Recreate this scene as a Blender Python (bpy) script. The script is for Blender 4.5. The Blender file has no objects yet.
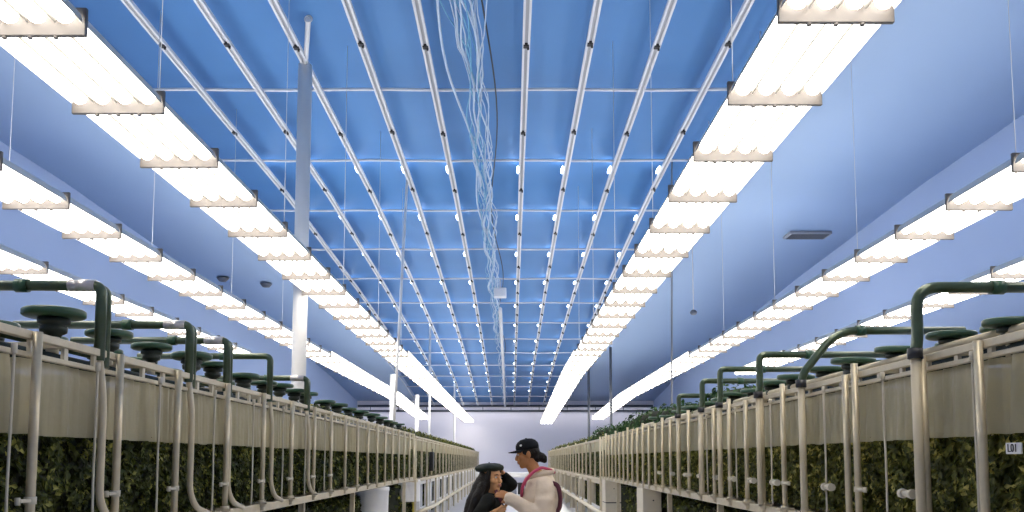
import bpy, bmesh, math, random
from mathutils import Vector, Matrix, noise
random.seed(7)
scene = bpy.context.scene
C = scene.collection
EYE = 1.6
F = 850.0
PI = math.pi
V = Vector

# ------------------------------------------------------------------ helpers
ONES = ['', 'first', 'second', 'third', 'fourth', 'fifth', 'sixth', 'seventh', 'eighth', 'ninth', 'tenth', 'eleventh',
        'twelfth', 'thirteenth', 'fourteenth', 'fifteenth', 'sixteenth', 'seventeenth', 'eighteenth', 'nineteenth']
TENS = {2: ('twentieth', 'twenty'), 3: ('thirtieth', 'thirty'), 4: ('fortieth', 'forty'), 5: ('fiftieth', 'fifty'),
        6: ('sixtieth', 'sixty'), 7: ('seventieth', 'seventy')}
def nth(n):
    if n < 20: return ONES[n]
    t, o = divmod(n, 10)
    return TENS[t][0] if o == 0 else TENS[t][1] + '-' + ONES[o]

def link(o, parent=None):
    C.objects.link(o)
    if parent is not None: o.parent = parent
    return o
def tag(o, label=None, cat=None, group=None, kind=None):
    if label: o['label'] = label
    if cat: o['category'] = cat
    if group: o['group'] = group
    if kind: o['kind'] = kind
    return o
def thing(name, loc, label, cat, group=None, rz=0.0):
    o = bpy.data.objects.new(name, None); link(o)
    o.empty_display_size = 0.1
    o.location = loc; o.rotation_euler = (0, 0, rz)
    return tag(o, label, cat, group)
def kids(o): return [c for c in o.children]
def copy_tree(o, parent=None):
    c = o.copy(); C.objects.link(c); c.parent = parent
    for ch in kids(o): copy_tree(ch, c)
    return c

class MB:
    """collects shapes into one mesh"""
    def __init__(s): s.bm = bmesh.new(); s.mi = 0
    def face(s, vs, smooth=False):
        try:
            f = s.bm.faces.new(vs); f.material_index = s.mi; f.smooth = smooth; return f
        except ValueError: return None
    def box(s, x0, x1, y0, y1, z0, z1):
        v = [s.bm.verts.new(p) for p in ((x0,y0,z0),(x1,y0,z0),(x1,y1,z0),(x0,y1,z0),(x0,y0,z1),(x1,y0,z1),(x1,y1,z1),(x0,y1,z1))]
        for q in ((0,3,2,1),(4,5,6,7),(0,1,5,4),(1,2,6,5),(2,3,7,6),(3,0,4,7)): s.face([v[i] for i in q])
        return s
    def bbox(s, x0, x1, y0, y1, z0, z1, b=0.008):
        """box with chamfered vertical edges and rims"""
        t = MB(); t.box(x0,x1,y0,y1,z0,z1)
        bmesh.ops.bevel(t.bm, geom=t.bm.edges[:], offset=b, segments=2, affect='EDGES', profile=0.5)
        s.merge(t.bm); return s
    def merge(s, other, mat=None):
        mp = {}
        for v in other.verts: mp[v] = s.bm.verts.new(mat @ v.co if mat else v.co)
        for f in other.faces: s.face([mp[v] for v in f.verts], f.smooth)
        other.free()
    def sweep(s, pts, rad, seg=10, cap=True, sx=1.0):
        """tube along points; rad a number or a list"""
        pts = [V(p) for p in pts]; n = len(pts)
        rads = rad if isinstance(rad, (list, tuple)) else [rad]*n
        tang = []
        for i in range(n):
            a = pts[max(0, i-1)]; b = pts[min(n-1, i+1)]
            t = b - a
            tang.append(t.normalized() if t.length > 1e-9 else V((0,0,1)))
        up = V((0,0,1)) if abs(tang[0].z) < 0.9 else V((0,1,0))
        u = tang[0].cross(up).normalized()
        rings = []
        for i in range(n):
            t = tang[i]
            u = (u - t*u.dot(t))
            u = u.normalized() if u.length > 1e-6 else t.orthogonal().normalized()
            w = t.cross(u)
            rings.append([s.bm.verts.new(pts[i] + (u*math.cos(2*PI*k/seg)*sx + w*math.sin(2*PI*k/seg))*rads[i]) for k in range(seg)])
        for i in range(n-1):
            for k in range(seg):
                s.face([rings[i][k], rings[i][(k+1) % seg], rings[i+1][(k+1) % seg], rings[i+1][k]], True)
        if cap:
            s.face(rings[0][::-1]); s.face(rings[-1])
        return s
    def cyl(s, x, y, z0, z1, r0, r1=None, seg=16):
        return s.sweep([(x,y,z0),(x,y,z1)], [r0, r0 if r1 is None else r1], seg)
    def lathe(s, prof, seg=20, c=(0,0,0)):
        rings = []
        for r, z in prof:
            rings.append([s.bm.verts.new((c[0]+r*math.cos(2*PI*k/seg), c[1]+r*math.sin(2*PI*k/seg), c[2]+z)) for k in range(seg)])
        for i in range(len(prof)-1):
            for k in range(seg):
                s.face([rings[i][k], rings[i][(k+1) % seg], rings[i+1][(k+1) % seg], rings[i+1][k]], True)
        s.face(rings[0][::-1]); s.face(rings[-1])
        return s
    def ell(s, c, r, seg=16, rot=None):
        t = bmesh.new()
        bmesh.ops.create_uvsphere(t, u_segments=seg, v_segments=max(6, seg*2//3), radius=1.0)
        for v in t.verts:
            p = V((v.co.x*r[0], v.co.y*r[1], v.co.z*r[2]))
            if rot: p = rot @ p
            v.co = p + V(c)
        for f in t.faces: f.smooth = True
        s.merge(t); return s
    def build(s, name, mats, parent=None, fixn=False):
        if fixn: bmesh.ops.recalc_face_normals(s.bm, faces=s.bm.faces[:])
        me = bpy.data.meshes.new(name); s.bm.to_mesh(me); s.bm.free()
        for m in (mats if isinstance(mats, (list, tuple)) else [mats]): me.materials.append(m)
        return link(bpy.data.objects.new(name, me), parent)

def fillet(pts, r, n=6):
    pts = [V(p) for p in pts]; out = [pts[0]]
    for i in range(1, len(pts)-1):
        a, b, c = pts[i-1], pts[i], pts[i+1]
        d1 = (a-b); d2 = (c-b)
        rr = min(r, d1.length*0.49, d2.length*0.49)
        p0 = b + d1.normalized()*rr; p1 = b + d2.normalized()*rr
        for k in range(n+1):
            t = k/n
            out.append(p0*(1-t)**2 + b*2*t*(1-t) + p1*t*t)
    out.append(pts[-1]); return out

# ------------------------------------------------------------------ materials
def mat(name, col, rough=0.6, metal=0.0, spec=0.5, emit=None, es=0.0, noise_amt=0.0, nscale=8.0, bump=0.0, bscale=40.0):
    m = bpy.data.materials.new(name); m.use_nodes = True
    nt = m.node_tree; b = nt.nodes['Principled BSDF']
    b.inputs['Base Color'].default_value = (*col, 1)
    b.inputs['Roughness'].default_value = rough
    b.inputs['Metallic'].default_value = metal
    b.inputs['Specular IOR Level'].default_value = spec
    if emit:
        b.inputs['Emission Color'].default_value = (*emit, 1); b.inputs['Emission Strength'].default_value = es
    if noise_amt > 0 or bump > 0:
        tc = nt.nodes.new('ShaderNodeTexCoord')
    if noise_amt > 0:
        n = nt.nodes.new('ShaderNodeTexNoise'); n.inputs['Scale'].default_value = nscale; n.inputs['Detail'].default_value = 5
        nt.links.new(tc.outputs['Object'], n.inputs['Vector'])
        mx = nt.nodes.new('ShaderNodeMix'); mx.data_type = 'RGBA'
        mx.inputs['A'].default_value = (*[c*(1-noise_amt) for c in col], 1)
        mx.inputs['B'].default_value = (*[min(1, c*(1+noise_amt)) for c in col], 1)
        nt.links.new(n.outputs['Fac'], mx.inputs['Factor']); nt.links.new(mx.outputs['Result'], b.inputs['Base Color'])
    if bump > 0:
        n2 = nt.nodes.new('ShaderNodeTexNoise'); n2.inputs['Scale'].default_value = bscale
        nt.links.new(tc.outputs['Object'], n2.inputs['Vector'])
        bp = nt.nodes.new('ShaderNodeBump'); bp.inputs['Strength'].default_value = bump; bp.inputs['Distance'].default_value = 0.02
        nt.links.new(n2.outputs['Fac'], bp.inputs['Height']); nt.links.new(bp.outputs['Normal'], b.inputs['Normal'])
    return m

M = {}
M['film'] = mat('blue_film', (0.102, 0.275, 0.58), 0.5, spec=0.25, noise_amt=0.10, nscale=0.5)
M['ceil'] = mat('pale_blue_panel', (0.38, 0.52, 0.74), 0.6, noise_amt=0.04, nscale=0.3)
M['wall'] = mat('blue_wall', (0.41, 0.52, 0.75), 0.6, noise_amt=0.04, nscale=0.3)
M['endwall'] = mat('lavender_wall', (0.88, 0.86, 0.92), 0.6, noise_amt=0.03, nscale=0.5)
M['floor'] = mat('pale_floor', (0.62, 0.62, 0.66), 0.35, noise_amt=0.1, nscale=2)
M['white'] = mat('white_paint', (0.80, 0.79, 0.77), 0.45)
M['channel'] = mat('channel_grey', (0.74, 0.74, 0.76), 0.5)
M['channel_shade'] = mat('channel_groove_shade', (0.42, 0.43, 0.46), 0.6)  # groove of the white channel, its shade put into the colour
M['cap'] = mat('end_cap', (0.17, 0.155, 0.145), 0.5)
M['lamp'] = mat('lamp_tube', (0.9, 0.9, 0.9), 0.5, emit=(1.0, 0.94, 0.86), es=8.0)
M['added_uplight'] = mat('added_uplight_panel', (0.9, 0.9, 0.9), 0.5, emit=(0.95, 0.97, 1.0), es=4.5)  # glow added on the fixture tops to brighten the ceiling
M['added_wash'] = mat('added_wall_wash', (0.9, 0.9, 0.9), 0.5, emit=(1.0, 0.97, 1.0), es=13.0)  # glow added to brighten the far end wall
M['reflector'] = mat('lamp_reflector', (0.86, 0.83, 0.76), 0.5)
M['bulb'] = mat('bulb', (0.9, 0.9, 0.9), 0.5, emit=(0.75, 0.86, 1.0), es=12.0)
M['black'] = mat('black_plastic', (0.02, 0.02, 0.022), 0.5)
M['darkgrey'] = mat('dark_grey_metal', (0.10, 0.11, 0.13), 0.5)
M['steel'] = mat('galvanised_post', (0.60, 0.52, 0.36), 0.35, metal=0.3, noise_amt=0.14, nscale=25)
M['rail'] = mat('pale_rail', (0.55, 0.48, 0.34), 0.45, metal=0.1, noise_amt=0.15, nscale=18)
M['wood'] = mat('beige_timber', (0.62, 0.56, 0.44), 0.6, noise_amt=0.08, nscale=10)
M['pipe_beige'] = mat('beige_pipe', (0.60, 0.52, 0.36), 0.35, noise_amt=0.1, nscale=15)
M['pipe_green'] = mat('dark_green_pipe', (0.055, 0.085, 0.045), 0.28, metal=0.3, spec=0.7, noise_amt=0.4, nscale=12)
M['chrome'] = mat('wrapped_elbow', (0.62, 0.58, 0.55), 0.3, metal=0.6, noise_amt=0.3, nscale=40)
M['cap_green'] = mat('green_cap', (0.030, 0.085, 0.045), 0.35, noise_amt=0.3, nscale=8)
M['valve'] = mat('dark_valve', (0.012, 0.022, 0.016), 0.4)
M['pale_fit'] = mat('pale_fitting', (0.60, 0.55, 0.43), 0.45)
M['cable_w'] = mat('clear_cable', (0.55, 0.66, 0.80), 0.3)
M['cable_c'] = mat('cyan_cable', (0.15, 0.42, 0.62), 0.3)
M['vent'] = mat('vent_grey', (0.30, 0.32, 0.36), 0.5)
M['leaf_core'] = mat('dark_leaf_core', (0.018, 0.022, 0.012), 0.9, noise_amt=0.5, nscale=20)  # dark filling inside hedges and leaf clumps
M['yellow'] = mat('yellow_block', (0.62, 0.50, 0.08), 0.6)

def leaf_mat(name, c0, c1, c2, tr=0.25):
    m = bpy.data.materials.new(name); m.use_nodes = True; nt = m.node_tree
    b = nt.nodes['Principled BSDF']; out = nt.nodes['Material Output']
    g = nt.nodes.new('ShaderNodeNewGeometry'); r = nt.nodes.new('ShaderNodeValToRGB')
    e = r.color_ramp.elements
    e[0].color = (*c0, 1); e[1].position = 1.0; e[1].color = (*c2, 1)
    k = e.new(0.6); k.color = (*c1, 1)
    tc = nt.nodes.new('ShaderNodeTexCoord'); nz = nt.nodes.new('ShaderNodeTexNoise'); nz.inputs['Scale'].default_value = 9; nz.inputs['Detail'].default_value = 3
    nt.links.new(tc.outputs['Object'], nz.inputs['Vector'])
    ma = nt.nodes.new('ShaderNodeMath'); ma.operation = 'MULTIPLY'; nt.links.new(g.outputs['Random Per Island'], ma.inputs[0]); 
    mr = nt.nodes.new('ShaderNodeMapRange'); mr.inputs['From Min'].default_value = .35; mr.inputs['From Max'].default_value = .65; mr.inputs['To Min'].default_value = .25; mr.inputs['To Max'].default_value = 1.3
    nt.links.new(nz.outputs['Fac'], mr.inputs['Value']); nt.links.new(mr.outputs[0], ma.inputs[1]); nt.links.new(ma.outputs[0], r.inputs['Fac']); nt.links.new(r.outputs['Color'], b.inputs['Base Color'])
    b.inputs['Roughness'].default_value = 0.55; b.inputs['Specular IOR Level'].default_value = 0.3
    t = nt.nodes.new('ShaderNodeBsdfTranslucent'); nt.links.new(r.outputs['Color'], t.inputs['Color'])
    mx = nt.nodes.new('ShaderNodeMixShader'); mx.inputs[0].default_value = tr
    nt.links.new(b.outputs[0], mx.inputs[1]); nt.links.new(t.outputs[0], mx.inputs[2]); nt.links.new(mx.outputs[0], out.inputs[0])
    return m
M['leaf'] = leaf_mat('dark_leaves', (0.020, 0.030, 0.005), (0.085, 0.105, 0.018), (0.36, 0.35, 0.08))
M['leaf_r'] = leaf_mat('yellow_green_leaves', (0.030, 0.040, 0.007), (0.17, 0.175, 0.03), (0.60, 0.52, 0.14))  # yellower, brighter leaf colour for the right rack
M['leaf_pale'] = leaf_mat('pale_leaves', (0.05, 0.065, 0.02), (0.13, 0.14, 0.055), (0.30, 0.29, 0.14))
M['leaf_top'] = leaf_mat('fresh_leaves', (0.012, 0.035, 0.010), (0.03, 0.085, 0.02), (0.09, 0.17, 0.05))

def plastic_mat(name, col):
    m = bpy.data.materials.new(name); m.use_nodes = True; nt = m.node_tree
    b = nt.nodes['Principled BSDF']; out = nt.nodes['Material Output']
    b.inputs['Base Color'].default_value = (*col, 1); b.inputs['Roughness'].default_value = 0.28
    b.inputs['Specular IOR Level'].default_value = 0.7
    tc = nt.nodes.new('ShaderNodeTexCoord'); n = nt.nodes.new('ShaderNodeTexNoise'); n.inputs['Scale'].default_value = 14
    nt.links.new(tc.outputs['Object'], n.inputs['Vector'])
    bp = nt.nodes.new('ShaderNodeBump'); bp.inputs['Strength'].default_value = 0.5; bp.inputs['Distance'].default_value = 0.03
    nt.links.new(n.outputs['Fac'], bp.inputs['Height']); nt.links.new(bp.outputs['Normal'], b.inputs['Normal'])
    t = nt.nodes.new('ShaderNodeBsdfTranslucent'); t.inputs['Color'].default_value = (*[min(1, c*1.25) for c in col], 1)
    tp = nt.nodes.new('ShaderNodeBsdfTransparent'); tp.inputs['Color'].default_value = (0.9, 0.88, 0.84, 1)
    mx = nt.nodes.new('ShaderNodeMixShader'); mx.inputs[0].default_value = 0.45
    mx2 = nt.nodes.new('ShaderNodeMixShader'); mx2.inputs[0].default_value = 0.20
    nt.links.new(b.outputs[0], mx.inputs[1]); nt.links.new(t.outputs[0], mx.inputs[2])
    nt.links.new(mx.outputs[0], mx2.inputs[1]); nt.links.new(tp.outputs[0], mx2.inputs[2]); nt.links.new(mx2.outputs[0], out.inputs[0])
    return m
M['plastic'] = plastic_mat('frosted_plastic', (0.50, 0.455, 0.31))

# ------------------------------------------------------------------ geometry frame
def P(X, D, h):
    """X across, D distance along the aisle as the lens sees it, h height over the eye"""
    return V((X, D - 0.085*h, EYE + h))
PROF = [(-6, 6.58), (8, 6.56), (21, 6.46), (30.6, 6.08), (43.5, 5.35), (52, 4.75), (61, 3.85)]
def hc(D):
    for (a, ha), (b, hb) in zip(PROF, PROF[1:]):
        if D <= b: return ha + (hb-ha)*(D-a)/(b-a)
    return PROF[-1][1]
WL, WR, BACK, END = -11.0, 10.2, -4.0, 61.0
FILM0, FILM1 = -6.55, 4.05
YEND = P(0, END, hc(END)).y

# ------------------------------------------------------------------ setting
def struct(mb, name, m):
    o = mb.build(name, m); o['kind'] = 'structure'; return o
mb = MB(); mb.box(WL-.2, WR+.2, BACK-.2, YEND+.4, -0.2, 0.0); struct(mb, 'floor', M['floor'])
def ceil_strip(x0, x1, up, name, m):
    mb = MB(); Ds = [-4.5, 0, 4, 8, 12, 16, 21, 25, 30.6, 37, 43.5, 48, 52, 57, 61.2]
    for a, b in zip(Ds, Ds[1:]):
        pa, pb = P(0, a, hc(a)+up), P(0, b, hc(b)+up)
        q = [(x0, pa.y, pa.z), (x1, pa.y, pa.z), (x1, pb.y, pb.z), (x0, pb.y, pb.z)]
        lo = [mb.bm.verts.new(p) for p in q]; hi = [mb.bm.verts.new((p[0], p[1], p[2]+0.1)) for p in q]
        mb.face(lo[::-1], True); mb.face(hi)
        for i in range(4): mb.face([lo[i], lo[(i+1) % 4], hi[(i+1) % 4], hi[i]])
    bmesh.ops.remove_doubles(mb.bm, verts=mb.bm.verts[:], dist=0.0005)
    return struct(mb, name, m)
ceil_strip(WL, FILM0, 0.36, 'ceiling', M['ceil'])
ceil_strip(FILM1, WR, 0.36, 'ceiling', M['ceil'])
ceil_strip(FILM0, FILM1, 0.26, 'ceiling', M['film'])
mb = MB(); mb.box(WL-.2, WL, BACK, YEND, 0, 8.7); struct(mb, 'wall_left', M['wall'])
mb = MB(); mb.box(WR, WR+.2, BACK, YEND, 0, 8.7); struct(mb, 'wall_right', M['wall'])
mb = MB(); mb.box(WL, WR, BACK-.2, BACK, 0, 8.7); struct(mb, 'wall_back', M['endwall'])
mb = MB(); mb.box(WL, WR, YEND+.02, YEND+.22, 0, 6.2); struct(mb, 'wall_front', M['endwall'])
# beam across the far end
hb = hc(END)
t = thing('end_beam', (0, YEND-.3, EYE+hb), 'dark horizontal double pipe beam crossing the far end wall under the blue ceiling', 'beam')
MB().sweep([(WL+.1, 0, -.02), (WR-.1, 0, -.02)], .08, 8).build('beam_pipe', M['darkgrey'], t)
MB().sweep([(WL+.1, 0, -.40), (WR-.1, 0, -.40)], .045, 8).build('beam_pipe', M['darkgrey'], t)
mb = MB()
for x in range(-10, 10, 2): mb.box(x-.02, x+.02, -.02, .02, -.40, .0)
mb.build('beam_hanger', M['darkgrey'], t)
MB().bbox(WL+.3, WR-.3, -.55, -.48, -.40, -.36, .01).build('added_wash_strip', M['added_wash'], t)  # added glow washing the end wall, hidden from the camera
sh = MB(); sh.box(WL+.2, WR-.2, -.62, -.40, -.35, -.335); sh.box(WL+.2, WR-.2, -.635, -.62, -.44, -.335); sh.build('added_wash_shield', M['darkgrey'], t)  # added shield: hides the glow and keeps it off the ceiling

# ceiling vent
vp = P(8.75, 25.2, hc(25.2)+.33)
t = thing('ceiling_vent', vp, 'long grey louvred ceiling vent near the right wall', 'vent')
MB().bbox(-.62, .62, -.32, .32, -.05, .03, .01).build('frame', M['vent'], t)
mb = MB()
for k in range(7): mb.box(-.55, .55, -.27+k*.08, -.24+k*.08, -.07, -.045)
mb.build('slat', M['darkgrey'], t)

# ------------------------------------------------------------------ ceiling channels with clips and bulbs
chan_x = [-5.48, -4.45, -3.39, -2.35, -1.35, 0.24, 1.24, 2.30, 3.40]
chan_words = ['leftmost', 'second from left', 'third from left', 'fourth from left', 'just left of the cable bundle',
              'just right of the cable bundle', 'third from right', 'second from right', 'rightmost']
Dch = [6, 10, 14, 18, 21, 24, 27, 30.6, 34, 37, 40, 43.5, 46, 49, 52, 55, 58, 60.6]
clip_mb = MB(); clip_mb.bbox(-.045, .045, -.05, .05, -.03, .03, .008); clip_mb.cyl(.03, .02, -.06, -.02, .018, seg=8)
clip_me = clip_mb.build('clip', M['black']).data; bpy.data.objects.remove(bpy.data.objects['clip'])
bm_ = MB(); bm_.ell((0,0,0), (.03, .26, .022), 12); bulb_me = bm_.build('bulb', M['bulb']).data; bpy.data.objects.remove(bpy.data.objects['bulb'])
for x, w in zip(chan_x, chan_words):
    t = thing('ceiling_channel', P(x, 6, hc(6)), 'long white metal channel under the blue ceiling, ' + w, 'ceiling channel', 'parallel white channels under the blue ceiling')
    o0 = t.location.copy()
    pts = [P(x, D, hc(D)) - o0 for D in Dch]
    for nm, (xa, xb, za, zb), mm in (('side_flange', (-.06, -.025, -.03, .03), M['channel']), ('side_flange', (.025, .06, -.03, .03), M['channel']), ('web', (-.025, .025, .0, .025), M['channel_shade'])):
        mb = MB(); rings = []
        for p in pts: rings.append([mb.bm.verts.new(p + V(q)) for q in ((xa,0,za),(xb,0,za),(xb,0,zb),(xa,0,zb))])
        for a, b in zip(rings, rings[1:]):
            for k in range(4): mb.face([a[k], a[(k+1) % 4], b[(k+1) % 4], b[k]])
        mb.face(rings[0][::-1]); mb.face(rings[-1])
        mb.build(nm, mm, t, True)
    D = 13.45 + random.uniform(-.1, .1)
    while D > 9: D -= 3.5
    while D < 59:
        c = link(bpy.data.objects.new('clip', clip_me), t); c.location = P(x, D, hc(D)) - o0 - V((0,0,.02))
        D += 3.5 if D < 24 else 1.75
    D = 19.25
    while D < 58:
        b = link(bpy.data.objects.new('bulb', bulb_me), t); b.location = P(x, D, hc(D)+.07) - o0 + V((-.085, 0, -.02))
        D += 3.5 if D < 40 else 3.0

# crossbars
k = 0; D = 15.2
while D < 60:
    h = hc(D)+.07
    mb = MB(); y = 0
    n = 12; pts = []
    for i in range(n+1):
        xx = -6.6 + (3.98+6.6)*i/n
        pts.append((xx, 0, 0.010*math.sin(i*1.7+k)))
    mb.sweep(pts, .028, 6)
    o = mb.build('crossbar', M['channel']); o.location = P(0, D, h)
    tag(o, 'thin white crossbar tying the ceiling channels, %s from the camera' % nth(k+1), 'crossbar', 'white crossbars under the blue ceiling')
    k += 1; D += 3.52
# long thin side rods with their short hangers
for X, w in ((-6.55, 'left'), (3.95, 'right')):
    t = thing('side_rod', P(X, 10, hc(10)), 'thin white rod running along the %s edge of the blue ceiling film' % w, 'rod')
    o0 = t.location.copy()
    MB().sweep([P(X, D, hc(D)-.05)-o0 for D in Dch], .022, 6).build('rod', M['channel'], t)
    D = 13.5
    while D < 36:
        p = P(X, D, hc(D)-.05)-o0
        MB().sweep([p, p+V((0,0,.3))], .012, 5).build('hanger', M['channel'], t); D += 3.52

# cable bundle
t = thing('cable_bundle', P(-.55, 12, hc(12)), 'loose bundle of clear and blue cables sagging along the ceiling centre', 'cable bundle')
o0 = t.location.copy()
rnd = random.Random(3)
for i in range(15):
    X0 = -.60 + rnd.uniform(-.16, .16); ph = rnd.uniform(0, 6); am = rnd.uniform(.02, .09)
    D1 = rnd.choice([30, 40, 58])
    pts = []; D = 11.0
    spread0 = rnd.uniform(-.45, .35)
    while D < D1:
        f = max(0.0, (14.2-D)/3.2)
        X = X0 + spread0*f*f + am*math.sin(D*1.1+ph) + .04*math.sin(D*2.7+ph*2)
        h = hc(D)-.06 + rnd.uniform(-.03, .03) - .10*abs(math.sin(D*.9+ph))
        pts.append(P(X + max(0, (D-30))*.006, D, h)-o0); D += .45
    MB().sweep(pts, .010 if i % 3 else .016, 5).build('cable', M['cable_w'] if i % 3 != 1 else M['cable_c'], t)
for nm, X0, mt, r_ in (('cable', -1.05, M['cable_w'], .022), ('cable', -.38, M['black'], .014)):
    pts = []; D = 11.0
    while D < 46:
        pts.append(P(X0 + (.12*math.sin(D*.5) if X0 > -1 else .10*math.sin(D*.8) + min(.5, (D-11)*.03)), D, hc(D)-.08)-o0); D += .6
    MB().sweep(pts, r_, 5).build(nm, mt, t)
o = MB().sweep([P(-.42, D, hc(D)-.12)-o0 for D in (33, 38, 43.5, 48, 52, 57, 60.3)], .075, 8).build('conduit', M['channel'], t)
p = P(-.38, 30, hc(30)-.25)
o = MB().bbox(-.22, .22, -.2, .2, -.16, .16, .03); o.cyl(0, 0, .14, .45, .03)
tag(o.build('junction_box', M['channel']), 'small pale junction box hanging by the far cable conduit', 'junction box').location = p

# ------------------------------------------------------------------ fluorescent fixtures
W2 = 0.34; LEN = 1.19
def fixture_near(wire):
    t = bpy.data.objects.new('light_fixture', None); link(t); t.empty_display_size = .1
    mb = MB(); n = 10
    # corrugated reflector: four arched bays, open below, with outer skin
    prof = []
    for b in range(4):
        xa = -W2 + b*2*W2/4
        for i in range(n+ (1 if b == 3 else 0)):
            u = i/n
            prof.append((xa + u*2*W2/4, .030 + .095*math.sin(PI*u)**.6))
    lo = [[mb.bm.verts.new((x, y, z)) for x, z in prof] for y in (.03, LEN-.03)]
    hi = [[mb.bm.verts.new((x, y, z+.012)) for x, z in prof] for y in (.03, LEN-.03)]
    for i in range(len(prof)-1):
        mb.face([lo[0][i], lo[1][i], lo[1][i+1], lo[0][i+1]], True)
        mb.face([hi[0][i], hi[0][i+1], hi[1][i+1], hi[1][i]], True)
    mb.build('reflector', M['reflector'], t)
    for b in range(4):
        xc = -W2 + (b+.5)*2*W2/4
        MB().sweep([(xc, .05, .058), (xc, .09, .058), (xc, LEN-.08, .058), (xc, LEN-.04, .058)], [.03, .056, .056, .03], 14, sx=1.0).build('fluorescent_tube', M['lamp'], t)
    MB().bbox(-W2-.01, W2+.01, -.018, .014, -.042, .14, .006).build('end_cap', M['cap'], t)
    MB().box(-W2+.13, W2-.13, .05, LEN-.05, .142, .148).build('added_uplight_panel', M['added_uplight'], t)  # added upward glow, unseen from below
    for xx in (-.16, 0, .16): MB().cyl(xx, .0, -.054, -.038, .016, seg=8).build('fixing_bolt', M['cap'], t)
    return t
def fixture_far():
    mb = MB()
    mb.mi = 1
    for b in range(4):
        xc = -W2 + (b+.5)*2*W2/4
        mb.sweep([(xc, .04, .06), (xc, LEN-.04, .06)], .075, 8)
    mb.mi = 0; mb.box(-W2, W2, .03, LEN-.015, .138, .15)
    mb.mi = 2; mb.box(-W2, W2, -.012, .012, -.036, .15)
    mb.mi = 3; mb.box(-W2+.13, W2-.13, .05, LEN-.05, .152, .156)  # same added upward glow as on the near fixtures
    return mb.build('light_fixture', [M['reflector'], M['lamp'], M['cap'], M['added_uplight']])
near0 = fixture_near(0); far0 = fixture_far()
used = {'n': False, 'f': False}
def row(X, D0, D1, hfun, words, wires, pitchD=1.19, wside=-1):
    n = 0; k = 0; D = D0
    while D < D1:
        h = hfun(D); h2 = hfun(D+pitchD)
        a, b = P(X, D, h), P(X, D+pitchD, h2)
        near = D < 21
        if near:
            o = near0 if not used['n'] else copy_tree(near0); used['n'] = True
        else:
            o = far0 if not used['f'] else copy_tree(far0); used['f'] = True
        o.location = a; o.rotation_euler = (math.atan2(b.z-a.z, b.y-a.y), 0, 0)
        # counted from the first one that stands inside the picture
        px = 512 + X*F/(D+pitchD); py = 460 - h*F/(D+pitchD)
        inview = 0 < px < 1024 and py > 0
        if inview: n += 1
        lab = 'lit fluorescent fixture of four tubes, %s from the near end of the %s row' % (nth(max(n, 1)), words) if inview else \
              'lit fluorescent fixture of four tubes overhead, before the visible start of the %s row' % words
        tag(o, lab, 'light fixture', 'fluorescent fixtures of the %s row' % words)
        if wires and k % 3 == 1 and D < 22:
            top = EYE + hc(D) + .24 - o.location.z
            wo = MB().sweep([(wside*W2*.9, 0, .08), (wside*W2*.9, 0, top)], .0035 if D < 12 else .005, 5).build('hanger_wire', M['white'], o)
        k += 1; D += pitchD
def flat(D): return 2.66
def drop1(D): return 2.66 if D < 27 else 2.66 - (D-27)*.034
def drop2(D): return 2.66 if D < 36 else 2.66 - (D-36)*.03
row(-2.985, 5.30-1.19*3, 59, flat, 'inner left', True, wside=1)
row(1.955, 5.14-1.19*3, 46, drop1, 'inner right', True)
row(-4.98, 8.95-1.19*4, 47.5, drop2, 'second left', True)
row(4.93, 7.8-1.19*4, 48, drop2, 'second right', True)
row(-6.9, 8.5-1.19*2, 21, flat, 'outer left', False)
row(7.3, 7.6-1.19*1, 26, flat, 'outer right', False)

# ------------------------------------------------------------------ columns and poles
def column(X, Dt, ht, r, label, m, name='support_column', rod=None):
    y = Dt - .085*ht
    t = thing(name, (X, y, 0), label, 'column')
    MB().cyl(0, 0, 0, EYE+ht, r, seg=20).build('shaft', m, t)
    MB().lathe([(r+.06, 0), (r+.06, .03), (r+.01, .05)]).build('base_plate', m, t)
    if rod:
        p1 = V(rod) - V((X, y, 0))
        MB().sweep([(0, 0, EYE+ht-.02), p1], .04, 10).build('upper_rod', m, t)
        rg = MB(); pts = [p1 + V((.055*math.cos(a*PI/6), 0, .055*math.sin(a*PI/6))) for a in range(13)]
        rg.sweep(pts, .012, 6).build('eye_ring', m, t)
    return t
column(-3.40, 14.1, 6.50, .115, 'thick white column rising behind the left rack, tallest in view', M['white'], rod=P(-3.10, 13.05, 6.72))
column(-3.47, 25.0, 2.5, .075, 'white column behind left rack, second beyond the thick one', M['white'])
column(-3.47, 31.5, 2.4, .075, 'short white column behind the left rack where the second lamp row ends', M['white'])
column(-3.47, 36.6, 5.75, .05, 'thin white pole passing behind the inner left lamp row, middle one', M['white'], 'support_pole')
column(-3.47, 52.5, 4.68, .06, 'thin white pole farthest down the left side near end beam', M['white'], 'support_pole')
def rodline(a, b, r, label, m, name, cat, feet=True):
    a, b = V(a), V(b)
    mb = MB(); mb.sweep([V((0,0,0)), b-a], r, 8)
    mb.sweep([V((0,0,0)), (b-a).normalized()*.05], r*2.2, 8)
    o = mb.build(name, m); o.location = a; return tag(o, label, cat)
rodline(P(-2.56, 18.55, .50), P(-2.42, 19.9, 6.6), .032, 'thin leaning white rod from the left rack top to a ceiling channel', M['white'], 'tie_rod', 'rod')
column(3.45, 38, 4.4, .055, 'dark slim pole by the end of the inner right lamp row', M['darkgrey'], 'support_pole')
column(3.45, 29.6, 3.9, .045, 'dark slim pole behind the right racks, nearer of the two', M['darkgrey'], 'support_pole')
rodline(P(3.6, 19.1, .4), P(3.6, 19.1, hc(19)+.2), .022, 'thin grey hanging rod above the right rack leaves', M['vent'], 'hanging_rod', 'rod')
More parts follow.
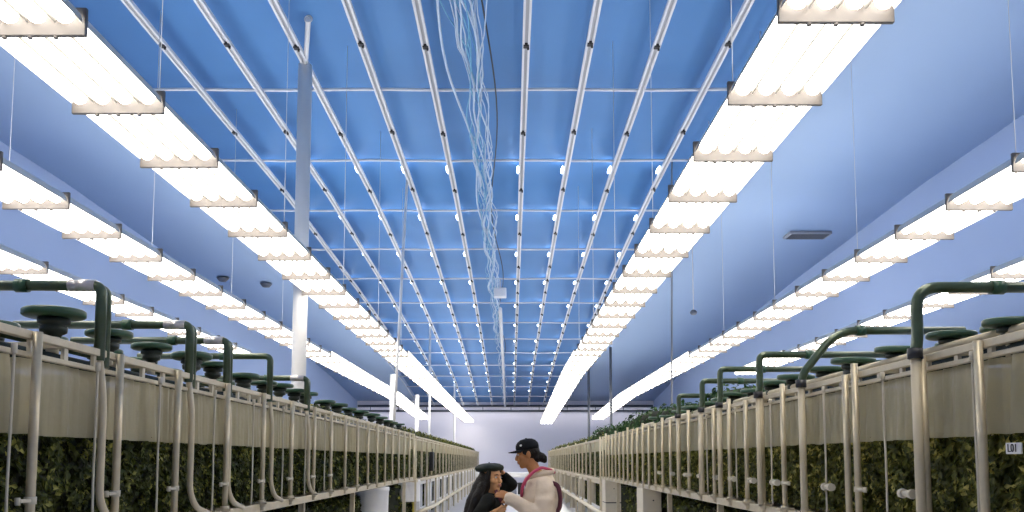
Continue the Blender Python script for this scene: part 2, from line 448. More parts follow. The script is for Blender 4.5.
# wired sensor
t = thing('hanging_sensor', P(4.62, 21.6, 3.72), 'small round sensor hanging on a thin wire above the second right lamps', 'sensor')
MB().ell((0,0,0), (.09,.09,.07), 14).build('housing', M['darkgrey'], t)
MB().sweep([(0,0,.05), (0,0,hc(21.6)-3.72+.25)], .012, 5).build('wire', M['channel'], t)
for X, D, w in ((-8.9, 31.0, 'right'), (-10.2, 30.2, 'left')):
    h = hc(D)+.33
    o = MB().lathe([(.0, -.14), (.12, -.13), (.19, -.05), (.22, 0)], 16).build('ceiling_detector', M['darkgrey'])
    o.location = P(X, D, h); tag(o, 'small dark detector on the far left ceiling, %s one of two' % w, 'detector')

# ------------------------------------------------------------------ foliage
def leaves(mb, n, samp, size, rnd, z_bias=.15):
    for i in range(n):
        p, nrm = samp(rnd)
        nrm = (V(nrm) + V((rnd.uniform(-1,1), rnd.uniform(-1,1), rnd.uniform(-1,1)+z_bias))*.75).normalized()
        u = nrm.orthogonal().normalized(); u.rotate(Matrix.Rotation(rnd.uniform(0, 2*PI), 3, nrm)); w = nrm.cross(u)
        s = size*rnd.uniform(.6, 1.25); p = V(p)
        tip = p + u*s; b = p - u*s*.8
        l = p + w*s*.5 + nrm*s*.15; r = p - w*s*.5 + nrm*s*.15
        q = [mb.bm.verts.new(c) for c in (b, r, tip, l)]
        mb.face(q)
def hedge_mesh(w, dx, z0, z1, n, size, seed, name, lump=.075):
    """block of foliage: aisle face at x=0, depth dx in +x, width w in y"""
    rnd = random.Random(seed); mb = MB()
    # core
    core = bmesh.new(); bmesh.ops.create_grid(core, x_segments=8, y_segments=6, size=1)
    core.free()
    off = V((seed*3.1, seed*1.7, 0))
    def lumpf(y, z): return lump*noise.noise(V((y*5, z*5, 0))+off) + lump*.5*noise.noise(V((y*13, z*13, 4))+off)
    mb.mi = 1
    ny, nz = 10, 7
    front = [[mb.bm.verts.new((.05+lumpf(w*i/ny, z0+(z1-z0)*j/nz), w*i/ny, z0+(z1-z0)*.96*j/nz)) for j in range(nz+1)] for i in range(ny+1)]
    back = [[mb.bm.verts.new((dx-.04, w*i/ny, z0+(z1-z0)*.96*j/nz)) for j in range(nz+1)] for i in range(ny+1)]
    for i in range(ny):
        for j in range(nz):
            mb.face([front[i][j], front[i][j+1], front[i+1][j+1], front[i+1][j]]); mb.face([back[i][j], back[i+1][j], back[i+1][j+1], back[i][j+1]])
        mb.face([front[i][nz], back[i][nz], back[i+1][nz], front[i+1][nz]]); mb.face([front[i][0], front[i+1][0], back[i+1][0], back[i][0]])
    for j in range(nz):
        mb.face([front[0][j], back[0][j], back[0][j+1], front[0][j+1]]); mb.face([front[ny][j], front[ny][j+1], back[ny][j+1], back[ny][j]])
    mb.mi = 0
    def fs(r):
        y = r.uniform(0, w); z = r.uniform(z0, z1)
        return (.02+lumpf(y, z)+r.uniform(0, .05), y, z), (-1, 0, .2)
    def ts(r):
        y = r.uniform(0, w); x = r.uniform(0, dx)
        return (x, y, z1 - .02 + lumpf(y+3, x)*1.2 + r.uniform(-.02, .03)), (0, 0, 1)
    def es(r):
        e = r.choice([0, w]); return (r.uniform(0, dx), e, r.uniform(z0, z1)), (0, -1 if e == 0 else 1, 0)
    leaves(mb, n, fs, size, rnd); leaves(mb, n//3, ts, size, rnd); leaves(mb, n//4, es, size, rnd)
    o = mb.build(name, [M['leaf'], M['leaf_core']]); me = o.data; bpy.data.objects.remove(o)
    return me
HZ0, HZ1 = -.33, .125
near_h = [hedge_mesh(.76, .85, HZ0, HZ1, 2400, .025, s, 'hedge_near') for s in (1, 2, 3)]
mid_h = [hedge_mesh(.76, .85, HZ0, HZ1, 1100, .036, s, 'hedge_mid') for s in (4, 5)]
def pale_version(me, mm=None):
    m2 = me.copy(); m2.materials.clear(); m2.materials.append(mm or M['leaf_pale']); m2.materials.append(M['leaf_core']); return m2
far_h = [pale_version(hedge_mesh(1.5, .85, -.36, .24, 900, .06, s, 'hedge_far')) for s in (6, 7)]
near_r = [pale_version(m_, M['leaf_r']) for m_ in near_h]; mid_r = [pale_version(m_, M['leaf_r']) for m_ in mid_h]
low_h = [hedge_mesh(1.5, .8, -1.45, -.55, 700, .06, s, 'hedge_low') for s in (8, 9)]
def clump_mesh(seed, rx, ry, rz, n, size, m):
    rnd = random.Random(seed); mb = MB(); mb.mi = 1
    mb.ell((0,0,rz*.35), (rx*.75, ry*.75, rz*.5), 10); mb.mi = 0
    def s(r):
        d = V((r.gauss(0,1), r.gauss(0,1), abs(r.gauss(0,1)))).normalized()
        q = r.uniform(.7, 1.05)*(1+.3*noise.noise(d*2+V((seed,0,0))))
        return (d.x*rx*q, d.y*ry*q, d.z*rz*q), d
    leaves(mb, n, s, size, rnd)
    o = mb.build('clump', [m, M['leaf_core']]); me = o.data; bpy.data.objects.remove(o); return me
clump_g = [clump_mesh(s, .34, .40, .20, 420, .035, M['leaf_top']) for s in (1, 2, 3)]
clump_d = [clump_mesh(s, .30, .42, .12, 260, .035, M['leaf']) for s in (4, 5)]

# ------------------------------------------------------------------ plastic curtain (loop round a bay, open top and bottom)
def curtain_mesh(w, dx, z0, z1, seed):
    rnd = random.Random(seed); mb = MB()
    path = []; n1 = 44
    for i in range(n1+1): path.append((0, .02+(w-.04)*i/n1, 1))
    for i in range(1, 14): path.append((dx*i/14, w-.02, 0))
    for i in range(n1//2+1): path.append((dx, w-.02-(w-.04)*i/(n1//2), .5))
    for i in range(1, 14): path.append((dx-dx*i/14, .02, 0))
    folds = [0.0]
    while folds[-1] < w: folds.append(folds[-1]+rnd.uniform(.06, .2))
    cols = []
    for (x, y, f) in path:
        d = min(abs(y-q) for q in folds)
        amt = (-.034*math.exp(-(d/.011)**2) + .014*math.sin(y*21+seed) + .006*math.sin(y*63+seed*2))*f
        col = []
        for j in range(5):
            z = z0 + (z1-z0)*j/4
            col.append(mb.bm.verts.new((x + amt*(1.1-.15*j) + .008*noise.noise(V((y*6, z*5, seed))), y, z + (.012*noise.noise(V((y*5, x*5, seed))) if j == 0 else 0))))
        cols.append(col)
    for i in range(len(cols)):
        a, b = cols[i], cols[(i+1) % len(cols)]
        for j in range(4): mb.face([a[j], b[j], b[j+1], a[j+1]], True)
    o = mb.build('curtain', M['plastic']); me = o.data; bpy.data.objects.remove(o); return me
curt = [curtain_mesh(.76, .92, .105, .425, s) for s in (1, 2, 3)]
curt_far = [curtain_mesh(1.5, .9, .20, .42, s) for s in (6, 7)]

# ------------------------------------------------------------------ racks
def mirror_side(side): return 1 if side == 'left' else -1
def rack(side, name_words, D0, D1, posts, zt, zs, second=False):
    s = -1 if side == 'left' else 1
    X0 = 2.0
    t = thing('plant_rack', (s*X0, D0, 0), 'long metal plant rack on the %s of the aisle, %s section' % (side, name_words), 'rack', 'plant racks along the aisle')
    L = D1-D0
    def bx(nm, xa, xb, ya, yb, za, zb, m, b=.004):
        a, c = sorted((s*xa, s*xb)); return MB().bbox(a, c, ya, yb, za, zb, b).build(nm, m, t)
    Z = EYE
    bx('top_rail', -.015, .02, -.02, L+.02, Z+zt-.03, Z+zt+.005, M['rail'])
    bx('top_rail', 1.05, 1.09, -.02, L+.02, Z+zt-.03, Z+zt+.005, M['rail'])
    bx('middle_rail', -.005, .02, 0, L, Z+.425, Z+.447, M['rail'])
    bx('shelf_rail', -.03, .03, -.02, L+.02, Z+zs-.035, Z+zs+.03, M['rail'], .008)
    bx('shelf', .0, 1.1, 0, L, Z+zs-.03, Z+zs+.0, M['rail'])
    for i, D in enumerate(posts):
        y = D-D0
        thick = .019 if not second else .022
        top = zt + (.05 if (side == 'right' and i % 3 == 0) else .0)
        p = MB()
        if second:
            p.bbox(-.02, .02, y-.02, y+.02, .0 if i % 2 == 0 else Z+zs, Z+top, .004)
        else:
            p.sweep([(s*-.035, y, Z+zs-.02), (s*-.035, y, Z+top)], thick, 12)
        po = p.build('post', M['steel'] if not second else M['rail'], t)
        if not second and D < 12:
            f = MB(); f.cyl(s*-.035, y, Z+zs+.01, Z+zs+.06, .032, seg=12); f.bbox(s*-.035-.05 if s > 0 else -.02, .02 if s > 0 else .085, y-.03, y+.03, Z+zs+.028, Z+zs+.045, .004)
            f.build('post_foot', M['rail'], po)
            if D < 10 and i % (1 if side == 'left' else 3) == 0:
                c = MB(); c.bbox(*(sorted((s*-.05, s*-.02))), y-.09, y+.024, Z-.172, Z-.158, .004); c.cyl(s*-.035, y, Z-.180, Z-.150, .024, seg=12)
                c.cyl(s*-.035, y-.09, Z-.18, Z-.15, .011, seg=8)
                c.build('clamp', M['pale_fit'], po)
    # back posts
    for D in posts[::4]:
        MB().bbox(s*1.07-.018, s*1.07+.018, D-D0-.018, D-D0+.018, Z+zs, Z+zt, .004).build('back_post', M['rail'], t)
    # short blocks between the two top rails and cross members
    y = .1
    while y < L-.1:
        MB().bbox(*sorted((s*.0, s*.018)), y, y+.035, Z+.445, Z+zt-.03, .002).build('rail_spacer', M['pale_fit'], t); y += .27 if not second else .8
    y = .4
    while y < L:
        MB().bbox(*sorted((s*.02, s*1.06)), y, y+.03, Z+zt-.03, Z+zt, .003).build('cross_member', M['rail'], t); y += .8 if not second else 1.6
    # legs
    y = .6
    while y < L and not second:
        for xx in (.15, .95):
            MB().bbox(s*xx-.03, s*xx+.03, y-.03, y+.03, 0, Z+zs-.03, .004).build('leg', M['rail'], t)
        y += 2.8
    return t
lp = [3.50, 4.25, 5.0, 5.88, 6.75, 7.62, 8.5, 9.3, 10.1, 10.9, 11.7, 12.5, 13.3, 14.1, 14.9, 15.7, 16.5, 17.25]
rp = [3.05, 3.55, 4.04, 4.84, 4.98, 5.72, 6.14, 6.66, 7.11, 7.66, 8.25, 8.85, 9.42, 9.95]
while rp[-1] < 18.4: rp.append(rp[-1]+.55)
rack('left', 'near', 2.6, 17.4, lp, .53, -.375)
rack('right', 'near', 2.6, 18.6, rp, .50, -.385)
sp = []; D = 17.9
while D < 53: sp.append(D); D += 1.2
rack('left', 'far', 17.8, 53.2, sp, .50, -.43, True)
sp2 = [d+1.2 for d in sp if d+1.2 < 46.3]
rack('right', 'far', 19.0, 46.5, sp2, .47, -.43, True)

def place_mesh(me, name, side, D, xoff, label, cat, group, z=0.0):
    o = link(bpy.data.objects.new(name, me))
    if side == 'left':
        o.location = (-2.0-xoff, D, EYE+z); o.scale = (-1, 1, 1)
    else:
        o.location = (2.0+xoff, D, EYE+z)
    return tag(o, label, cat, group)
for side, Dend in (('left', 17.2), ('right', 18.4)):
    D = 2.68; n = 0
    while D + .76 < Dend+.2:
        px = abs(2.0*F/(D+.76))
        if px < 512: n += 1
        q = nth(max(n, 1)) + ' bay from the camera'
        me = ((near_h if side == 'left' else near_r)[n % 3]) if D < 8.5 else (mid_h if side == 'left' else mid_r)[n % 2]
        # each bay gets one hedge with a dark core
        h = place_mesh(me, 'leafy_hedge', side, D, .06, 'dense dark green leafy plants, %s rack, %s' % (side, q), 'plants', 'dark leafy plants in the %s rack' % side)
        if n == 0: h['label'] = 'dense dark green leafy plants in the %s rack beyond the frame edge' % side
        c = place_mesh(curt[n % 3], 'plastic_curtain', side, D, .035, 'frosted plastic curtain over the plants, %s rack, %s' % (side, q), 'curtain', 'frosted plastic curtains of the %s rack' % side)
        if n == 0: c['label'] = 'frosted plastic curtain of the %s rack beyond the frame edge' % side
        D += .80
    D = 5.8; n = 0
    while D + 1.5 < Dend-.3:
        n += 1
        place_mesh(low_h[n % 2], 'shaded_plant', side, D, .28, 'dark foliage below the %s rack shelf, %s clump from the camera' % (side, nth(n)), 'plants', 'foliage under the %s rack' % side)
        D += 1.6
for side, D0, D1 in (('left', 17.95, 53), ('right', 19.15, 46)):
    D = D0; n = 0
    while D + 1.5 < D1:
        n += 1
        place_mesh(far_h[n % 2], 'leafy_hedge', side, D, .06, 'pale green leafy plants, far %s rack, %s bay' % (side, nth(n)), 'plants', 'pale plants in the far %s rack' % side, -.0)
        place_mesh(curt_far[n % 2], 'plastic_curtain', side, D, .035, 'pale plastic curtain top of the far %s rack, %s bay' % (side, nth(n)), 'curtain', 'plastic curtains of the far %s rack' % side)
        place_mesh(low_h[n % 2], 'shaded_plant', side, D, .32, 'dark foliage below the far %s rack, %s clump along' % (side, nth(n)), 'plants', 'foliage under the far %s rack' % side)
        if n % 2 == 0 or side == 'left':
            k = place_mesh(clump_d[n % 2], 'leaf_clump', side, D+.75, .5, 'dark leaf clump on top of the far %s rack, %s in line' % (side, nth(n)), 'plants', 'leaf clumps on the far %s rack' % side, .51 if side == 'left' else .48)
            k.scale = (k.scale[0]*1.2, 1.3, 1.9)
        D += 1.6

# leafy clumps on top
rnd = random.Random(5); n = 0; D = 9.4
while D < 18.3:
    n += 1
    o = place_mesh(clump_g[n % 3], 'leaf_clump', 'right', D, rnd.uniform(.35, .7), 'fresh green leaf clump on top of the near right rack, %s in line' % nth(n), 'plants', 'green leaf clumps on the right rack', .50)
    o.rotation_euler = (0, 0, rnd.uniform(-.6, .6)); s = rnd.uniform(.95, 1.35); o.scale = (s, s, s*rnd.uniform(.9, 1.4))
    D += .62
n = 0; D = 8.9
while D < 17.2:
    n += 1
    o = place_mesh(clump_d[n % 2], 'leaf_clump', 'left', D, rnd.uniform(.35, .7), 'low dark leaf clump on top of the near left rack, %s in line' % nth(n), 'plants', 'dark leaf clumps on the left rack', .53)
    s = rnd.uniform(.7, 1.0); o.scale = (s, s, s)
    D += .8
o = place_mesh(clump_g[0], 'leaf_clump', 'right', 21.6, .5, 'rounded green leaf clump on top of the far right rack, largest there', 'plants', None, .49); o.scale = (1.3, 1.3, 1.9)

# ------------------------------------------------------------------ valves with flat green caps on the rack tops
def make_valve():
    t = bpy.data.objects.new('irrigation_valve', None); link(t); t.empty_display_size = .05
    MB().lathe([(.03, 0), (.035, .01), (.055, .02), (.058, .045), (.045, .05), (.066, .058), (.066, .08), (.04, .09)], 18).build('valve_body', M['valve'], t)
    MB().lathe([(.05, .085), (.12, .087), (.128, .093), (.128, .114), (.12, .120), (.03, .121)], 24).build('flat_cap', M['cap_green'], t)
    MB().cyl(0, 0, -.075, .01, .026, seg=12).build('stem', M['pale_fit'], t)
    return t
valve0 = make_valve(); first = [True]
def put_valve(x, D, z, label, group, sc=1.0, tilt=0):
    o = valve0 if first[0] else copy_tree(valve0); first[0] = False
    o.location = (x, D, EYE+z); o.scale = (sc, sc, sc); o.rotation_euler = (tilt, tilt*.6, 0)
    tag(o, label, 'valve', group)
rnd = random.Random(11)
for side, s, Dend in (('left', -1, 16.5), ('right', 1, 12.5)):
    for r_, (xo, w) in enumerate(((.16, 'front'), (.62, 'rear'))):
        D = (3.97 if side == 'left' else 3.6) + r_*.25; n = 0
        while D < Dend:
            n += 1
            put_valve(s*(2.0+xo+rnd.uniform(-.03, .03)), D, .575 - (.07 if side == 'right' and r_ == 0 else 0.0) + rnd.uniform(-.015, .015),
                      'dark valve with flat round green cap, %s of the %s line on the %s rack' % (nth(n), w, side),
                      'green capped valves on the %s rack' % side, rnd.uniform(.9, 1.1), rnd.uniform(-.05, .05))
            D += .56 if D < 9 else .8
for side, s, D1 in (('left', -1, 17.2), ('right', 1, 18.3)):
    mb = MB(); mb.sweep([(0, 0, 0), (0, D1-2.7, 0)], .03, 10); mb.sweep([(s*.1, 0, 0), (s*.1, D1-2.7, 0)], .03, 10)
    o = mb.build('manifold', M['valve']); o.location = (s*2.14, 2.7, EYE+.468); tag(o, 'dark double manifold pipe just behind the top rails of the near %s rack' % side, 'pipe')
# long feed pipes on top of racks
for side, s, X, h, D1, w in (('left', -1, 2.38, .60, 17.2, 'near left'), ('right', 1, 2.42, .56, 18.3, 'near right')):
    mb = MB(); mb.sweep([(0, 0, 0), (0, D1-2.7, 0)], .028, 10)
    o = mb.build('feed_pipe', M['pipe_green'] if side == 'left' else M['pipe_beige'])
    o.location = (s*X, 2.7, EYE+h+.0); tag(o, 'long straight feed pipe along the top of the %s rack' % w, 'pipe')
mb = MB(); mb.sweep([(0, 0, 0), (0, 12, 0)], .022, 10); o = mb.build('feed_pipe', M['rail']); o.location = (2.02+.1, 2.7, EYE+.545)
tag(o, 'thin pale rail pipe along the front top edge of the right rack', 'pipe')

# ------------------------------------------------------------------ inverted L riser pipes
def riser(side, D, htop, n, rad=.05, length=1.1, r=.026, U=False, slant=0.0, xr=2.0):
    s = -1 if side == 'left' else 1
    t = thing('riser_pipe', (s*2.0, D, EYE), 'riser pipe turning over the %s rack in a dark green elbow, %s from the camera' % (side, nth(n)), 'pipe', 'riser pipes of the %s rack' % side)
    xl = -.028 if side == 'left' else -.075
    zj = .50
    xo = s*(xr-2.0)
    low = fillet([(s*xl, .34, -.345), (s*xl, .12, -.30), (s*xl, 0, -.20), (s*xl, 0, .28), (xo, 0, .50)], .07)
    if side == 'right': low = fillet([(s*xl, 0, -.34), (s*xl, 0, zj)], .05)
    MB().sweep(low, r*(.72 if side == 'left' else .85), 12).build('lower_pipe', M['pipe_beige'], t)
    xo = s*(xr-2.0)
    if slant: up = [(s*xl, 0, zj), (s*(xl+.02), 0, zj+.08), (s*(xl+slant), 0, htop-.06), (s*(xl+slant+.12), 0, htop), (s*(xl+length), 0, htop-.0)]
    elif side == 'left': up = [(xo, 0, .48), (xo, 0, htop), (xo+s*length, 0, htop)]
    else: up = [(s*xl, 0, zj), (xo, 0, zj+.08), (xo, 0, htop), (xo+s*length, 0, htop)]
    MB().sweep(fillet(up, rad, 8), r, 14).build('upper_pipe', M['pipe_green'], t)
    if side == 'right':
        c = MB(); c.cyl(s*xl, 0, zj-.02, zj+.03, r*1.3, seg=14); c.build('collar', M['black'], t)
    if U:
        MB().sweep(fillet([(xo-s*.0, .06, .45), (xo, .06, htop-.02), (xo+s*.03, .0, htop+.0), (xo+s*.05, -.0, htop)], .03, 6), r*.8, 12).build('return_pipe', M['pipe_green'], t)
        MB().sweep([(xo+s*.03, 0, htop), (xo+s*.16, 0, htop)], r*1.12, 14).build('wrapped_sleeve', M['chrome'], t)
    cc = MB(); cc.sweep([(xo+s*.36, 0, htop), (xo+s*.42, 0, htop)], r*1.3, 12); cc.build('coupling', M['cap_green'], t)
    return t
for n, (D, h, U) in enumerate([(4.10, .85, True), (5.25, .84, True), (5.95, .84, True), (7.02, .86, False), (8.30, .80, True)]):
    riser('left', D, h, n+1, U=U)
for n, (D, h, rr, sl) in enumerate([(4.02, .825, .11, 0), (5.62, .86, .10, .20), (6.60, .82, .06, 0), (7.85, .84, .05, 0), (8.6, .80, .05, 0), (9.8, .74, .04, 0)]):
    riser('right', D, h, n+1, rad=rr, slant=sl, xr=1.94, r=.027)

# thin hanging drip hoses in front of the curtains
def hose(side, D, n, z1=.43):
    s = -1 if side == 'left' else 1
    pts = [(s*.0+s*.002*math.sin(i*.9+n), .004*math.sin(i*.8+n), z1-(z1+.33)*i/9) for i in range(10)]
    mb = MB(); mb.sweep(pts, .0065, 6); mb.cyl(0, 0, z1-.01, z1+.03, .012, seg=8)
    o = mb.build('drip_hose', M['pale_fit']); o.location = (s*1.955, D, EYE)
    tag(o, 'thin pale drip hose hanging before the %s rack curtains, %s from the camera' % (side, nth(n)), 'hose', 'drip hoses of the %s rack' % side)
for n, D in enumerate([3.32, 4.0, 4.72, 5.6, 6.45, 7.3, 8.1, 8.95]): hose('left', D, n+1)
for n, D in enumerate([3.58, 4.45, 5.3, 6.4, 7.4, 8.5]): hose('right', D, n+1)
# small white connectors by the plants, seen low on the right rack
for n, D in enumerate([4.2, 5.25, 6.3, 6.9, 7.5, 8.1, 8.8, 9.5, 10.3, 11.2]):
    mb = MB(); mb.sweep([(0, -.05, 0), (0, .05, 0)], .016, 8); mb.sweep([(0, -.065, 0), (0, -.035, 0)], .024, 8); mb.sweep([(0, .035, 0), (0, .065, 0)], .024, 8)
    o = mb.build('hose_connector', M['pale_fit']); o.location = (1.945, D, EYE-.165)
    tag(o, 'small white hose connector before the right rack plants, %s from the camera' % nth(n+1), 'connector', 'white hose connectors of the right rack')

# white tag on the near right rack
t = thing('bay_tag', (2.01-.06, 3.21+.10, EYE+.045), 'small white tag with dark characters at the right picture edge', 'tag')
MB().bbox(0, .008, -.05, .05, -.022, .022, .002).build('plate', M['white'], t)
def text(s, size, loc, rot, m, parent, name):
    cu = bpy.data.curves.new(name, 'FONT'); cu.body = s; cu.size = size; cu.extrude = .001; cu.align_x = 'CENTER'; cu.align_y = 'CENTER'
    tmp = bpy.data.objects.new(name, cu); C.objects.link(tmp)
    dg = bpy.context.evaluated_depsgraph_get(); me = bpy.data.meshes.new_from_object(tmp.evaluated_get(dg))
    bpy.data.objects.remove(tmp)
    me.materials.clear(); me.materials.append(m)
    o = link(bpy.data.objects.new(name, me), parent); o.location = loc; o.rotation_euler = rot; return o
text('L01', .045, (-.003, 0, 0), (PI/2, 0, -PI/2), M['black'], t, 'lettering')

# ------------------------------------------------------------------ bins and blocks under the racks
def bin_(X, D, r, n):
    t = thing('round_bin', (X, D, 0), 'pale grey round bin under the left rack shelf, %s one' % n, 'bin', 'round bins under the left rack')
    MB().lathe([(r*.93, .72), (r*.97, .76), (r, 1.12), (r*1.03, 1.125), (r*1.03, 1.17), (r*.98, 1.185), (.02, 1.185)], 32).build('tub', M['white'], t)
    for a in range(4):
        x, y = r*.7*math.cos(a*PI/2+.78), r*.7*math.sin(a*PI/2+.78)
        MB().bbox(x-.025, x+.025, y-.025, y+.025, 0, .73, .004).build('leg', M['yellow'] if a == 3 else M['darkgrey'], t)
bin_(-2.17, 13.3, .27, 'nearer'); bin_(-2.17, 18.6-.35, .23, 'farther')
def block(X0, X1, D0, D1, label):
    t = thing('timber_block', ((X0+X1)/2, D0, 0), label, 'block', 'beige blocks under the right rack')
    cx = (X0+X1)/2
    MB().bbox(X0-cx, X1-cx, 0, D1-D0, .72, 1.18, .01).build('upper_block', M['wood'], t)
    MB().bbox(X0-cx+.01, X1-cx-.01, .01, D1-D0-.01, .70, .72, .003).build('band', M['black'], t)
    MB().bbox(X0-cx, X1-cx, 0, D1-D0, 0, .70, .01).build('lower_block', M['wood'], t)
    MB().sweep([(.02, -.006, 1.0), (.02, .01, 1.0)], .012, 8).build('bolt', M['black'], t)
block(1.96, 2.24, 12.75, 13.35, 'beige square block under the right rack shelf, nearer one')
block(1.97, 2.30, 17.9, 18.5, 'beige square block under the right rack shelf, farther one with black band')

# far lower frames below second sections
def lower_frame(side, D, n, w):
    s = -1 if side == 'left' else 1
    t = thing('panel_frame', (s*2.05, D, 0), 'pale portal frame below the far %s rack, %s in line' % (side, nth(n)), 'frame', 'pale frames below the far %s rack' % side)
    def b(nm, x0, x1, y0, y1, z0, z1, m): return MB().bbox(*sorted((s*x0, s*x1)), y0, y1, z0, z1, .006).build(nm, m, t)
    mm = M['wood'] if side == 'right' else M['white']
    b('leg', 0, .22 if side == 'right' else .1, 0, .12, 0, 1.11, mm)
    b('leg', 0, .1, w-.12, w, 0, 1.11, mm)
    b('header', -.02, .12, -.02, w+.02, 1.05, 1.12, mm)
    if side == 'left': b('panel', .12, .14, .5, w-.3, .45, 1.05, M['vent'])
    b('crossbar', -.02, .03, .1, w-.1, .46, .52, M['white'])
for n in range(13): lower_frame('left', 19.2+n*2.6, n+1, 2.1)
for n in range(8): lower_frame('right', 19.6+n*3.3, n+1, 2.7)
for side, s, a, b in (('left', -1, 17.6, 53), ('right', 1, 14.5, 46)):
    pts = fillet([(0, 0, .52), (0, 4, .46), (0, (b-a)*.5, .5), (0, b-a, .5)], 1.0)
    o = MB().sweep(pts, .045, 10).build('drain_pipe', M['pipe_beige']); o.location = (s*1.93, a, 0)
    tag(o, 'long pale drain pipe low along the far %s racks' % side, 'pipe')
# dark hanging case on the far left rack
t = thing('control_case', (-1.96, 21.2, EYE-.22), 'tall narrow black case hanging on the far left rack', 'case')
MB().bbox(-.06, .04, -.14, .14, -.05, .42, .015).build('body', M['black'], t)
MB().sweep([(0, 0, .42), (0, 0, .50)], .01, 6).build('cord', M['black'], t)
# pale box behind the left rack
t = thing('electrical_box', (-3.16, 13.9, EYE+.535), 'small white box standing on the rear rail of the left rack', 'box')
MB().bbox(-.10, .10, -.12, .12, 0, .33, .01).build('body', M['white'], t)
MB().bbox(-.11, .11, -.13, .13, .33, .37, .006).build('lid', M['white'], t)
MB().bbox(.08, .16, -.1, .1, -.5, .0, .004).build('bracket', M['rail'], t)

# ------------------------------------------------------------------ white bench far behind the people
t = thing('work_bench', (.1, 30, 0), 'white work bench across the aisle behind the two people', 'bench')
MB().bbox(-1.35, 1.35, -.3, .5, 1.0, 1.16, .02).build('bench_top', M['white'], t)
for x in (-1.25, 1.25):
    for y in (-.2, .4): MB().bbox(x-.04, x+.04, y-.04, y+.04, 0, 1.0, .005).build('leg', M['white'], t)
MB().bbox(-1.3, 1.3, -.2, .4, .35, .40, .01).build('lower_shelf', M['white'], t)
rnd = random.Random(2)
kinds = [('crate', M['darkgrey']), ('crate', M['vent']), ('crate', M['black'])]
cl = ['dark grey crate', 'light grey crate', 'black crate']
for i in range(9):
    nm, mm = kinds[i % 3]
    x = -1.05 + i*.26; hgt = .22 + .25*rnd.random()
    mb = MB(); mb.bbox(-.11, .11, -.15, .15, 0, hgt, .012); mb.bbox(-.12, .12, -.16, .16, hgt-.03, hgt, .005)
    o = mb.build(nm, mm); o.location = (.1+x, 30.1, .40)
    tag(o, '%s on the bench lower shelf, %s from the left' % (cl[i % 3], nth(i+1)), 'crate', 'crates under the white bench')

# ------------------------------------------------------------------ the two people
M['skin_m'] = mat('skin_brown', (0.43, 0.19, 0.07), 0.5, noise_amt=0.06, nscale=30)
M['skin_w'] = mat('skin_tan', (0.66, 0.34, 0.15), 0.5, noise_amt=0.05, nscale=30)
M['hair'] = mat('black_hair', (0.007, 0.005, 0.004), 0.6, spec=0.25, bump=0.5, bscale=70)
M['coat'] = mat('cream_fabric', (0.66, 0.54, 0.41), 0.8, noise_amt=0.05, nscale=20, bump=0.3, bscale=25)
M['jacket'] = mat('black_fabric', (0.007, 0.008, 0.006), 0.75, spec=0.2, bump=0.4, bscale=25)
M['trousers'] = mat('dark_trousers', (0.03, 0.03, 0.04), 0.8)
M['capblack'] = mat('cap_black', (0.005, 0.006, 0.009), 0.8, spec=0.2)
M['beret'] = mat('beret_dark', (0.008, 0.016, 0.011), 0.6, spec=0.3)
M['pink'] = mat('pink_red_strap', (0.52, 0.06, 0.13), 0.6)
M['maroon'] = mat('maroon_strap', (0.09, 0.015, 0.03), 0.7)
M['eyew'] = mat('eye_white', (0.75, 0.72, 0.68), 0.3)
M['lip'] = mat('lip', (0.36, 0.12, 0.09), 0.5)

def fuse(mb, voxel, sm, name, m, parent=None, wob=0.0):
    o = mb.build('tmp_fuse', m)
    r = o.modifiers.new('r', 'REMESH'); r.mode = 'VOXEL'; r.voxel_size = voxel; r.use_smooth_shade = True
    s = o.modifiers.new('s', 'SMOOTH'); s.iterations = sm; s.factor = .5
    dg = bpy.context.evaluated_depsgraph_get()
    me = bpy.data.meshes.new_from_object(o.evaluated_get(dg)); bpy.data.objects.remove(o)
    me.name = name
    if wob:
        for v in me.vertices:
            d = noise.noise(V(v.co)*7) + .6*noise.noise(V((v.co.x*5, v.co.y*9, v.co.z*17)))
            v.co += v.normal*wob*d
    if not me.materials: me.materials.append(m)
    for p in me.polygons: p.use_smooth = True
    return link(bpy.data.objects.new(name, me), parent)
def limb(mb, pts, rads, seg=14, n=5):
    """rounded limb: swept, densified, with ball ends"""
    P_, R_ = [], []
    for i in range(len(pts)-1):
        for k in range(n):
            u = k/n; P_.append(V(pts[i])*(1-u)+V(pts[i+1])*u); R_.append(rads[i]*(1-u)+rads[i+1]*u)
    P_.append(V(pts[-1])); R_.append(rads[-1])
    mb.sweep(P_, R_, seg)
    for p, r in zip(pts, rads): mb.ell(p, (r*.99,)*3, 14)
def loft(mb, secs, seg=28):
    """secs: (z, cx, cy, rx, ry)"""
    rings = []
    for z, cx, cy, rx, ry in secs:
        rings.append([mb.bm.verts.new((cx+rx*math.cos(2*PI*k/seg), cy+ry*math.sin(2*PI*k/seg), z)) for k in range(seg)])
    for a, b in zip(rings, rings[1:]):
        for k in range(seg): mb.face([a[k], a[(k+1) % seg], b[(k+1) % seg], b[k]], True)
    mb.face(rings[0][::-1]); mb.face(rings[-1])
